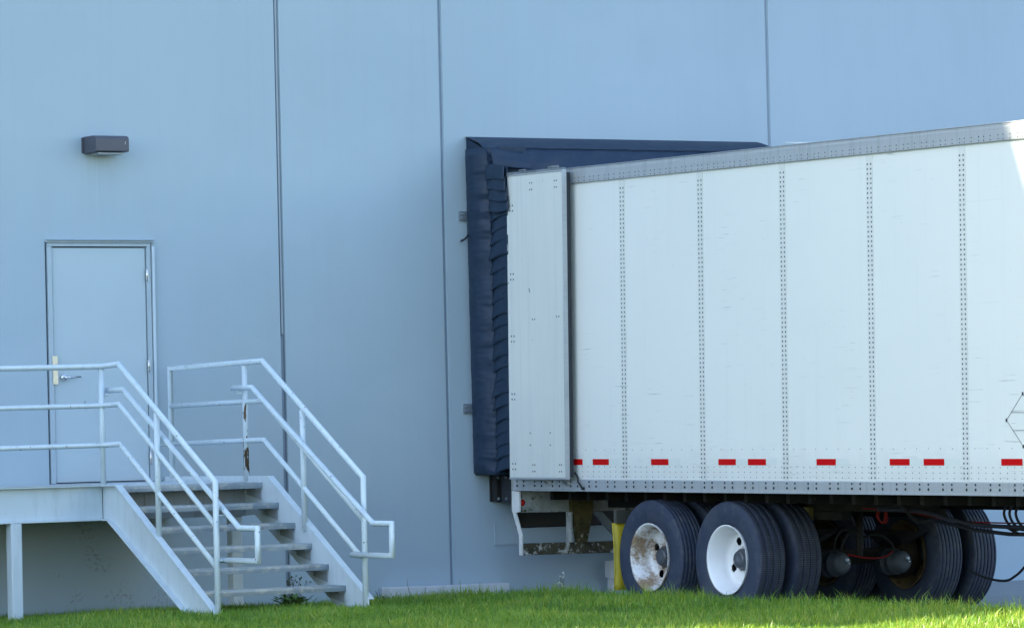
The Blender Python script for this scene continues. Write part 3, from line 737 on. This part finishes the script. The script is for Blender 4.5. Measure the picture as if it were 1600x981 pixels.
# chassis
for k in range(27):
    mb = MB(); f = .45+k*.31; mb.box(.14, W-.03, -(f+.05), -f, .995, ZB0-.002, .003); mb.build('crossmember', M['grime'], tr)
for x in (.74, W-.74-.09):
    mb = MB(); mb.box(x, x+.09, -5.4, -.5, .915, .984, .004); mb.build('slider_rail', M['grime'], tr)
    mb = MB(); mb.box(x-.01, x+.10, -4.15, -1.7, .84, .913, .004); mb.build('bogie_rail', M['grime'], tr)
WHY = (2.26, 3.455); RAD = .508; TW = .272; ZC = .506
for f in WHY:
    mb = MB(); mb.box(.55, W-.55, -(f+.065), -(f-.065), ZC-.065, ZC+.065, .02); mb.build('axle', M['grime'], tr)
    for x in (.74, W-.83):
        mb = MB(); mb.prism([(-(f-.45), .72), (-(f+.45), .72), (-(f+.12), ZC+.07), (-(f-.12), ZC+.07)], 'x', x+.01, x+.08, .006); mb.build('spring_hanger', M['black'], tr)
    mb = MB(); mb.lathe([(.64, .0), (.64, .19), (.70, .205), (.80, .205), (.82, .19), (.82, 0)], 32, 'x', (0, -f, ZC)); mb.build('brake_drum', M['drum'], tr)
    mb = MB(); mb.lathe([(W-.64, .0), (W-.64, .19), (W-.70, .205), (W-.80, .205), (W-.82, .19), (W-.82, 0)], 32, 'x', (0, -f, ZC)); mb.build('brake_drum', M['drum'], tr)
# brake chambers on the front axle
for x in (.925, 1.575):
    ca = Vector((x, -3.60, ZC-.055)); ax = Vector((.10, -1, .03)).normalized()
    mb = MB(); mb.lathe([(0, 0), (0, .07), (.01, .098), (.05, .105), (.075, .108), (.078, .117), (.095, .117), (.098, .108), (.16, .106), (.165, .112), (.18, .112), (.183, .104), (.245, .098), (.275, .082), (.288, .05), (.29, 0)], 36, 'z')
    rot = Vector((0,0,1)).rotation_difference(ax).to_matrix().to_4x4(); bmesh.ops.transform(mb.bm, matrix=Matrix.Translation(ca) @ rot, verts=mb.bm.verts[:])
    ch = mb.build('brake_chamber', M['chamber'], tr)
    e = ca+ax*.29
    mb = MB(); mb.rivet(e+Vector((.02, 0, .03)), ax, .022, .018, 8); mb.rivet(e+Vector((.035, .004, .0)), ax, .012, .02, 6); mb.build('release_bolt', M['galv'], ch)
# underbody posts, hoses
mb = MB(); mb.tube([(1.14, -3.85, .50), (1.14, -3.85, .62), (1.14, -3.85, .90)], [.026, .034, .034], 12); mb.build('shock_absorber', M['grime'], tr)
def hose(pts, mat, r, name='air_hose'):
    P = [Vector(p) for p in pts]; out = []
    for i in range(len(P)-1):
        p0, p1, p2, p3 = P[max(0,i-1)], P[i], P[i+1], P[min(len(P)-1,i+2)]
        for k in range(8):
            t = k/8; out.append(.5*((2*p1)+(p2-p0)*t+(2*p0-5*p1+4*p2-p3)*t*t+(3*p1-p0-3*p2+p3)*t**3))
    out.append(P[-1]); mb = MB(); mb.tube(out, r, 8); return mb.build(name, M[mat], tr)
hose([(.90,-3.80,.55),(.90,-3.84,.68),(.97,-3.85,.745),(1.06,-3.85,.73),(1.13,-3.84,.80),(1.10,-3.80,.89)], 'greyhose', .011)
hose([(.95,-3.82,.55),(.96,-3.86,.64),(1.03,-3.86,.72),(1.10,-3.88,.71),(1.16,-3.86,.62),(1.20,-3.8,.56)], 'greyhose', .011)
hose([(1.00,-3.86,.535),(1.20,-3.90,.50),(1.38,-3.88,.505),(1.50,-3.84,.55)], 'redline', .008)
hose([(1.20,-3.82,.68),(1.34,-3.84,.70),(1.47,-3.84,.64),(1.52,-3.84,.56)], 'greyhose', .011)
c0 = Vector((.57, -4.97, .878))
hose([c0+Vector((0,0,.012))+Vector((.010*math.cos(t*1.7), .055*math.cos(t*.9+1)+.002*t, .062*math.sin(t*.9+1))) for t in range(0, 24)], 'redline', .0055, 'coiled_cable')
for k, x in enumerate((.95,)):
    mb = MB(); mb.box(.66, .74, -3.75, -3.55, .83, .95, .02); mb.build('height_valve', M['post'], tr)
# pipes that run forward under the deck
hose([(.45,-5.05,.945),(.45,-5.6,.935),(.46,-6.05,.87),(.47,-6.4,.83),(.47,-7.4,.815),(.47,-9.5,.81)], 'hose', .017, 'air_pipe')
hose([(.55,-4.7,.95),(.55,-5.35,.92),(.55,-5.9,.865),(.55,-6.3,.85),(.55,-9.2,.85)], 'redline', .006, 'air_line')
mb = MB(); mb.tube([(.60,-5.6,.86),(.60,-6.15,.785),(.60,-6.6,.758),(.60,-9.3,.775)], .016, 8); mb.tube([(.60,-6.72,.76),(.50,-6.66,.83)], .012, 8); mb.build('slider_pull_bar', M['hose'], tr)
mb = MB(); mb.tube([(.30,-5.55,1.0),(.62,-5.35,.84),(.9,-5.2,.86)], .016, 8); mb.build('pull_handle', M['grime'], tr)
for d in (0, .07, .15):
    hose([(.5,-6.72-d,1.02),(.5,-6.66-d,.93),(.5,-6.72-d,.84),(.5,-6.84-d,.80),(.5,-6.98-d,.87),(.5,-6.97-d,1.0)], 'hose', .011)
mb = MB(); mb.box(1.5, 2.1, -6.4, -5.9, .93, 1.06, .01); mb.build('tool_tray', M['black'], tr)
hose([(1.27,-5.2,.42),(1.27,-5.45,.36),(1.27,-5.69,.345),(1.27,-5.82,.385),(1.27,-5.95,.465),(1.27,-6.21,.68),(1.27,-6.4,1.0)], 'hose', .011)
# mud flaps behind the rear wheels
for xa, mat in ((.03, 'yellow'), (W-.65, 'yellow')):
    mb = MB(); mb.grid(lambda u, v: (xa+.62*u, -1.66-.030*math.sin(v*2.2)-.012*math.sin(u*4), .80-.60*v), 8, 12); fp = mb.build('mud_flap', M[mat], tr); fp.modifiers.new('thickness', 'SOLIDIFY').thickness = .008
    mb = MB(); mb.box(xa+.02, xa+.62, -1.688, -1.645, .795, .915, .004); mb.build('flap_bracket', M['flapgrey'], fp)
    mb = MB(); mb.tube([(xa-.003, -1.66, .80), (xa-.003, -1.685, .6), (xa-.003, -1.69, .4), (xa-.003, -1.68, .2)], .006, 6); mb.build('flap_edge', M['yellow'], fp)
# wheels
def tyre_mesh(block):
    h = TW/2; g = .007; pr = []
    # bead -> sidewall -> shoulder -> tread with grooves -> other side (a, r)
    left = [(-h*.78, .292), (-h*.90, .300), (-h*.97, .330), (-h*1.0, .372), (-h*1.005, .378), (-h*1.01, .415), (-h*.995, .447), (-h*.985, .451), (-h*.96, .478), (-h*.90, .4965), (-h*.86, .501)]
    pr += left
    gx = (-.70, -.42, -.14, .14, .42, .70) if not block else (-.52, -.02, .50)
    for k in gx:
        c = k*h; w_ = .0048 if not block else .0060
        r_ = RAD-.012*(abs(k))**2*.6
        pr += [(c-w_-.002, r_), (c-w_, r_-.002), (c-w_*.6, r_-.014), (c+w_*.6, r_-.014), (c+w_, r_-.002), (c+w_+.002, r_)]
    pr += [(-a, r) for a, r in reversed(left)]
    mb = MB(); mb.lathe(pr, 96, 'x', uv=True); return mb
def rim_mesh():
    # x: 0 outer flange plane, + goes inwards; the disc has five round hand holes
    pr = [(-.012, .296), (-.018, .302), (-.014, .288), (.0, .280), (.018, .268), (.05, .262), (.072, .248), (.125, .243), (.150, .236), (.163, .226)]
    for k in range(11): pr.append((.166+.0006*k, .222-.0098*k))
    pr += [(.174, .10), (.176, .07)]
    hc = [(math.cos(.5+k*2*math.pi/4)*.172, math.sin(.5+k*2*math.pi/4)*.172) for k in range(4)]
    def skip(i, j):
        if i < 9 or i > 19: return False
        r = (pr[i][1]+pr[i+1][1])/2; t = 2*math.pi*(j+.5)/120
        return any((r*math.cos(t)-a)**2+(r*math.sin(t)-b)**2 < .036**2 for a, b in hc)
    mb = MB(); mb.lathe(pr, 120, 'x', skip=skip)
    back = [(-.012, .2965), (.03, .286), (.10, .270), (.20, .262), (.245, .285), (.255, .295)]
    mb.lathe(back, 60, 'x')
    for k in range(10):
        a = k*math.pi/5+.2; mb.rivet((.173, .112*math.cos(a), .112*math.sin(a)), (-1,0,0), .011, .018, 6)
    return mb
def wheel(parent, x, f, outward, block, rusty, dark=False, label=None):
    """outward = -1 when the dish faces the left side"""
    mb = MB()
    mb.lathe([(.20, .0), (.100, .0), (.097, .05), (.102, .070), (.115, .078), (.145, .080), (.145, .094), (.172, .096), (.20, .096)], 36, 'x')
    w_ = mb.build('wheel', M['hub'], parent)
    o = rim_mesh().build('rim', M['rimdark'] if dark else M['rimr'] if rusty else M['rimw'], w_)
    if label: o['label'] = label
    t = tyre_mesh(block).build('tyre', M['tyreb' if block else 'tyre'], w_); t.location.x = TW/2-.012
    w_.location = (x, -f, ZC)
    if outward > 0: w_.rotation_euler.z = math.pi
    return w_
wheel(tr, .032, WHY[0], -1, False, True, label='white rim with large brown rust patches')
w2 = wheel(tr, .032, WHY[1], -1, True, False, label='clean white rim with dark hub')
w2.rotation_euler.x = .62
for i, f in enumerate(WHY):
    a = wheel(tr, .66, f, 1, i == 1, True, True)              # inner dual, dish turned inwards
    wheel(tr, W-.66, f, -1, False, True, True)
    wheel(tr, W-.032, f, 1, False, False)
# landing gear far forward
for x in (.6, W-.72):
    mb = MB(); mb.box(x, x+.12, -12.1, -11.98, .02, ZB0, .006).box(x-.08, x+.2, -12.2, -11.88, .0, .03, .004); mb.build('landing_leg', M['grime'], tr)

# ------------------------------------------------------------------ weeds
m = NT('weed_leaf'); m.color(m.mix(m.noise(m.pos(obj=True), 18), (.05, .12, .025), (.11, .20, .045))); m.set(.7); WL = m.m
WS = simple('weed_stem', (.06, .075, .04), .8); WD = simple('dry_stem', (.10, .10, .075), .85); WH = simple('seed_head', (.42, .44, .40), .9)
def weed(name, label, x, y, stems, h, leaves, heads, dry=False, spread=.1, seed=1):
    r = random.Random(seed); z0 = lawn_z(x, y)
    t = thing(name, label, 'weed', (x, y, z0), 'weeds along the foot of the wall')
    st_ = MB(); lf = MB(); hd = MB()
    for s in range(stems):
        a = r.uniform(0, 6.28); sp = r.uniform(.2, 1)*spread; hh = h*r.uniform(.6, 1)
        pts = [(x+math.cos(a)*sp*t_**1.5+r.uniform(-.006,.006), y+math.sin(a)*sp*t_**1.5, z0-.02+hh*t_) for t_ in (0,.25,.5,.75,1)]
        st_.tube(pts, [.004,.0035,.003,.0025,.0015], 5)
        if heads:
            for k in range(heads):
                p = Vector(pts[4-(k % 2)])+Vector((r.uniform(-.03,.03), r.uniform(-.03,.03), r.uniform(-.03,.02))); st_.tube([pts[3], p], .0012, 4)
                bmesh.ops.create_icosphere(hd.bm, subdivisions=1, radius=r.uniform(.006,.011), matrix=Matrix.Translation(p))
    for k in range(leaves):
        a = r.uniform(0, 6.28); L = r.uniform(.05,.12); b0 = Vector((x+r.gauss(0,spread*.4), y+r.gauss(0,spread*.4), z0+r.uniform(0,.10)))
        d = Vector((math.cos(a), math.sin(a), r.uniform(.2,1.2))).normalized(); sd = d.cross(Vector((0,0,1))).normalized()*L*.16
        v = [lf.bm.verts.new(q) for q in (b0, b0+d*L*.5+sd, b0+d*L-Vector((0,0,L*.15)), b0+d*L*.5-sd)]; lf.bm.faces.new(v)
    st_.build('stem', WD if dry else WS, t)
    if leaves: lf.build('foliage', WL, t)
    else: lf.bm.free()
    if heads: hd.build('seed_head', WH if dry is False and leaves < 20 else WS, t)
    else: hd.bm.free()
weed('weed_clump', 'bushy green weed with seed heads growing under the bottom steps', -2.72, -1.45, 9, .34, 170, 3, spread=.15, seed=3)
weed('tall_weed', 'tall dark dry stalk leaning in front of the wall beside the concrete kerb', -.80, -.24, 1, .34, 3, 0, True, .16, seed=5)
weed('dry_weed', 'short dry sprig at the left end of the concrete kerb', -1.12, -.22, 3, .20, 4, 0, True, .08, seed=9)
weed('dry_weed', 'thin dry sprigs in front of the middle of the concrete kerb', -.38, -.34, 5, .17, 5, 2, True, .12, seed=14)
weed('flowering_weed', 'slender weed with pale seed heads growing near the yellow flap', -.62, -2.55, 4, .36, 5, 4, False, .09, seed=21)

# ------------------------------------------------------------------ grass blades
def grass():
    def region(n, x0, x1, y0, y1): return np.stack([rng.uniform(x0, x1, n), rng.uniform(y0, y1, n)], 1)
    def patch(p): return np.array([noise.noise(Vector((a*1.1, b*1.1, 5))) for a, b in p])
    def nz(p): return np.array([lawn_z(a, b) for a, b in p])
    core = region(270000, -9.2, -.72, -13.6, -.02)
    # keep the wedge in view of the lawn a little wider than the frame
    sh = core[:, 0]*.53+core[:, 1]*.848; keep = (core[:, 1]*.60-core[:, 0] < 5.4+0*sh)
    k2 = core[keep]
    out = region(30000, -17, -.72, -24, -.02)
    P = np.concatenate([k2, out]); n = len(P); nc = len(k2)
    Z = nz(P)
    pt = patch(P)
    hgt = rng.gamma(7, .0066, n)*(1+.6*pt); hgt = np.clip(hgt, .014, .12)
    edge = (P[:, 0] > -1.25)                       # longer, unmown blades along the bay edge
    hgt[edge] *= rng.uniform(1.0, 1.9, edge.sum())
    wid = rng.uniform(.0018, .0042, n); wid[nc:] *= 2.2
    ang = rng.uniform(0, 2*np.pi, n); lean = rng.uniform(.05, 1.05, n)*hgt
    dx, dy = np.cos(ang), np.sin(ang); fa = ang+rng.uniform(-.9, .9, n); sx, sy = -np.sin(fa), np.cos(fa)
    V = np.zeros((n, 5, 3), np.float32)
    def setv(i, t, w):
        V[:, i, 0] = P[:, 0]+dx*lean*t**1.8+sx*w; V[:, i, 1] = P[:, 1]+dy*lean*t**1.8+sy*w; V[:, i, 2] = Z-.006+hgt*t*(1-.18*t*t*(lean/hgt))
    setv(0, 0, -wid); setv(1, 0, wid); setv(2, .55, wid*.8); setv(3, .55, -wid*.8); setv(4, 1, wid*0)
    me = bpy.data.meshes.new('grass'); me.vertices.add(n*5); me.vertices.foreach_set('co', V.reshape(-1))
    b = (np.arange(n)*5)[:, None]
    loops = np.concatenate([b+np.array([[0,1,2,3]]), b+np.array([[3,2,4]])], 1).reshape(-1).astype(np.int32)
    me.loops.add(n*7); me.loops.foreach_set('vertex_index', loops)
    me.polygons.add(n*2); ls = np.stack([np.arange(n)*7, np.arange(n)*7+4], 1).reshape(-1).astype(np.int32)
    me.polygons.foreach_set('loop_start', ls)
    me.polygons.foreach_set('use_smooth', np.ones(n*2, bool))
    me.update(calc_edges=True); me.validate()
    at = me.attributes.new('tint', 'FLOAT', 'POINT'); tv = np.repeat(np.clip(rng.normal(.48, .27, n)+.45*pt, 0, 1), 5).astype(np.float32); at.data.foreach_set('value', tv)
    m = NT('grass_blade'); a = m.n('ShaderNodeAttribute', attribute_name='tint')
    c1 = m.mix(m.ramp(a.outputs['Fac'], 0, .55), (.034, .135, .022), (.165, .335, .034)); c2 = m.mix(m.ramp(a.outputs['Fac'], .6, 1), c1, (.40, .45, .08))
    m.color(c2); m.set(.38, 0, .5)
    tr_ = m.n('ShaderNodeBsdfTranslucent'); m.l(m.mix(.5, c2, (.26, .36, .02)), tr_.inputs[0])
    mx = m.n('ShaderNodeMixShader'); mx.inputs[0].default_value = .48; m.l(m.b.outputs[0], mx.inputs[1]); m.l(tr_.outputs[0], mx.inputs[2]); m.l(mx.outputs[0], m.out.inputs[0])
    me.materials.append(m.m); o = bpy.data.objects.new('grass', me); COL.objects.link(o)
    tag(o, 'green lawn grass growing in front of the stair and trailer', 'grass', kind='stuff')
grass()

# ------------------------------------------------------------------ light, sky, camera
S = Vector((-1.25, .50, 1.15)).normalized()
sun = bpy.data.lights.new('sun', 'SUN'); sun.energy = 5.0; sun.angle = math.radians(.5); sun.color = (1, .87, .66)
so = bpy.data.objects.new('sun', sun); COL.objects.link(so); so.rotation_euler = S.to_track_quat('Z', 'Y').to_euler(); so.location = S*60
w = bpy.data.worlds.new('World'); scene.world = w; w.use_nodes = True; nt = w.node_tree; nt.nodes.clear()
sky = nt.nodes.new('ShaderNodeTexSky'); sky.sky_type = 'NISHITA'; sky.sun_disc = False
sky.sun_elevation = math.asin(S.z); sky.sun_rotation = math.atan2(S.x, S.y); sky.altitude = 100; sky.air_density = 1.0; sky.dust_density = .9; sky.ozone_density = .6
bg = nt.nodes.new('ShaderNodeBackground'); bg.inputs[1].default_value = .13; wo = nt.nodes.new('ShaderNodeOutputWorld')
nt.links.new(sky.outputs[0], bg.inputs[0]); nt.links.new(bg.outputs[0], wo.inputs[0])

F, TH, ROLL, HOR = 6800.0, math.radians(32), .0235, 668.0
pitch = math.atan((HOR-490.5)/F)
f0 = Vector((math.sin(TH), math.cos(TH), 0)); r0 = Vector((math.cos(TH), -math.sin(TH), 0)); u0 = Vector((0,0,1))
fw = f0*math.cos(pitch)+u0*math.sin(pitch); up = u0*math.cos(pitch)-f0*math.sin(pitch)
rt = r0*math.cos(ROLL)-up*math.sin(ROLL); uu = up*math.cos(ROLL)+r0*math.sin(ROLL)
cam = bpy.data.cameras.new('camera'); cam.sensor_width = 36; cam.lens = 36*F/1600; cam.clip_start = .5; cam.clip_end = 3000
co = bpy.data.objects.new('camera', cam); COL.objects.link(co)
mat = Matrix((rt, uu, -fw)).transposed().to_4x4(); mat.translation = Vector((-21.17, -34.7, 1.66)); co.matrix_world = mat
scene.camera = co
scene.view_settings.view_transform = 'Standard'; scene.view_settings.look = 'None'; scene.view_settings.gamma = 1
scene.view_settings.exposure = 2.15
scene.cycles.max_bounces = 8; scene.cycles.use_denoising = True
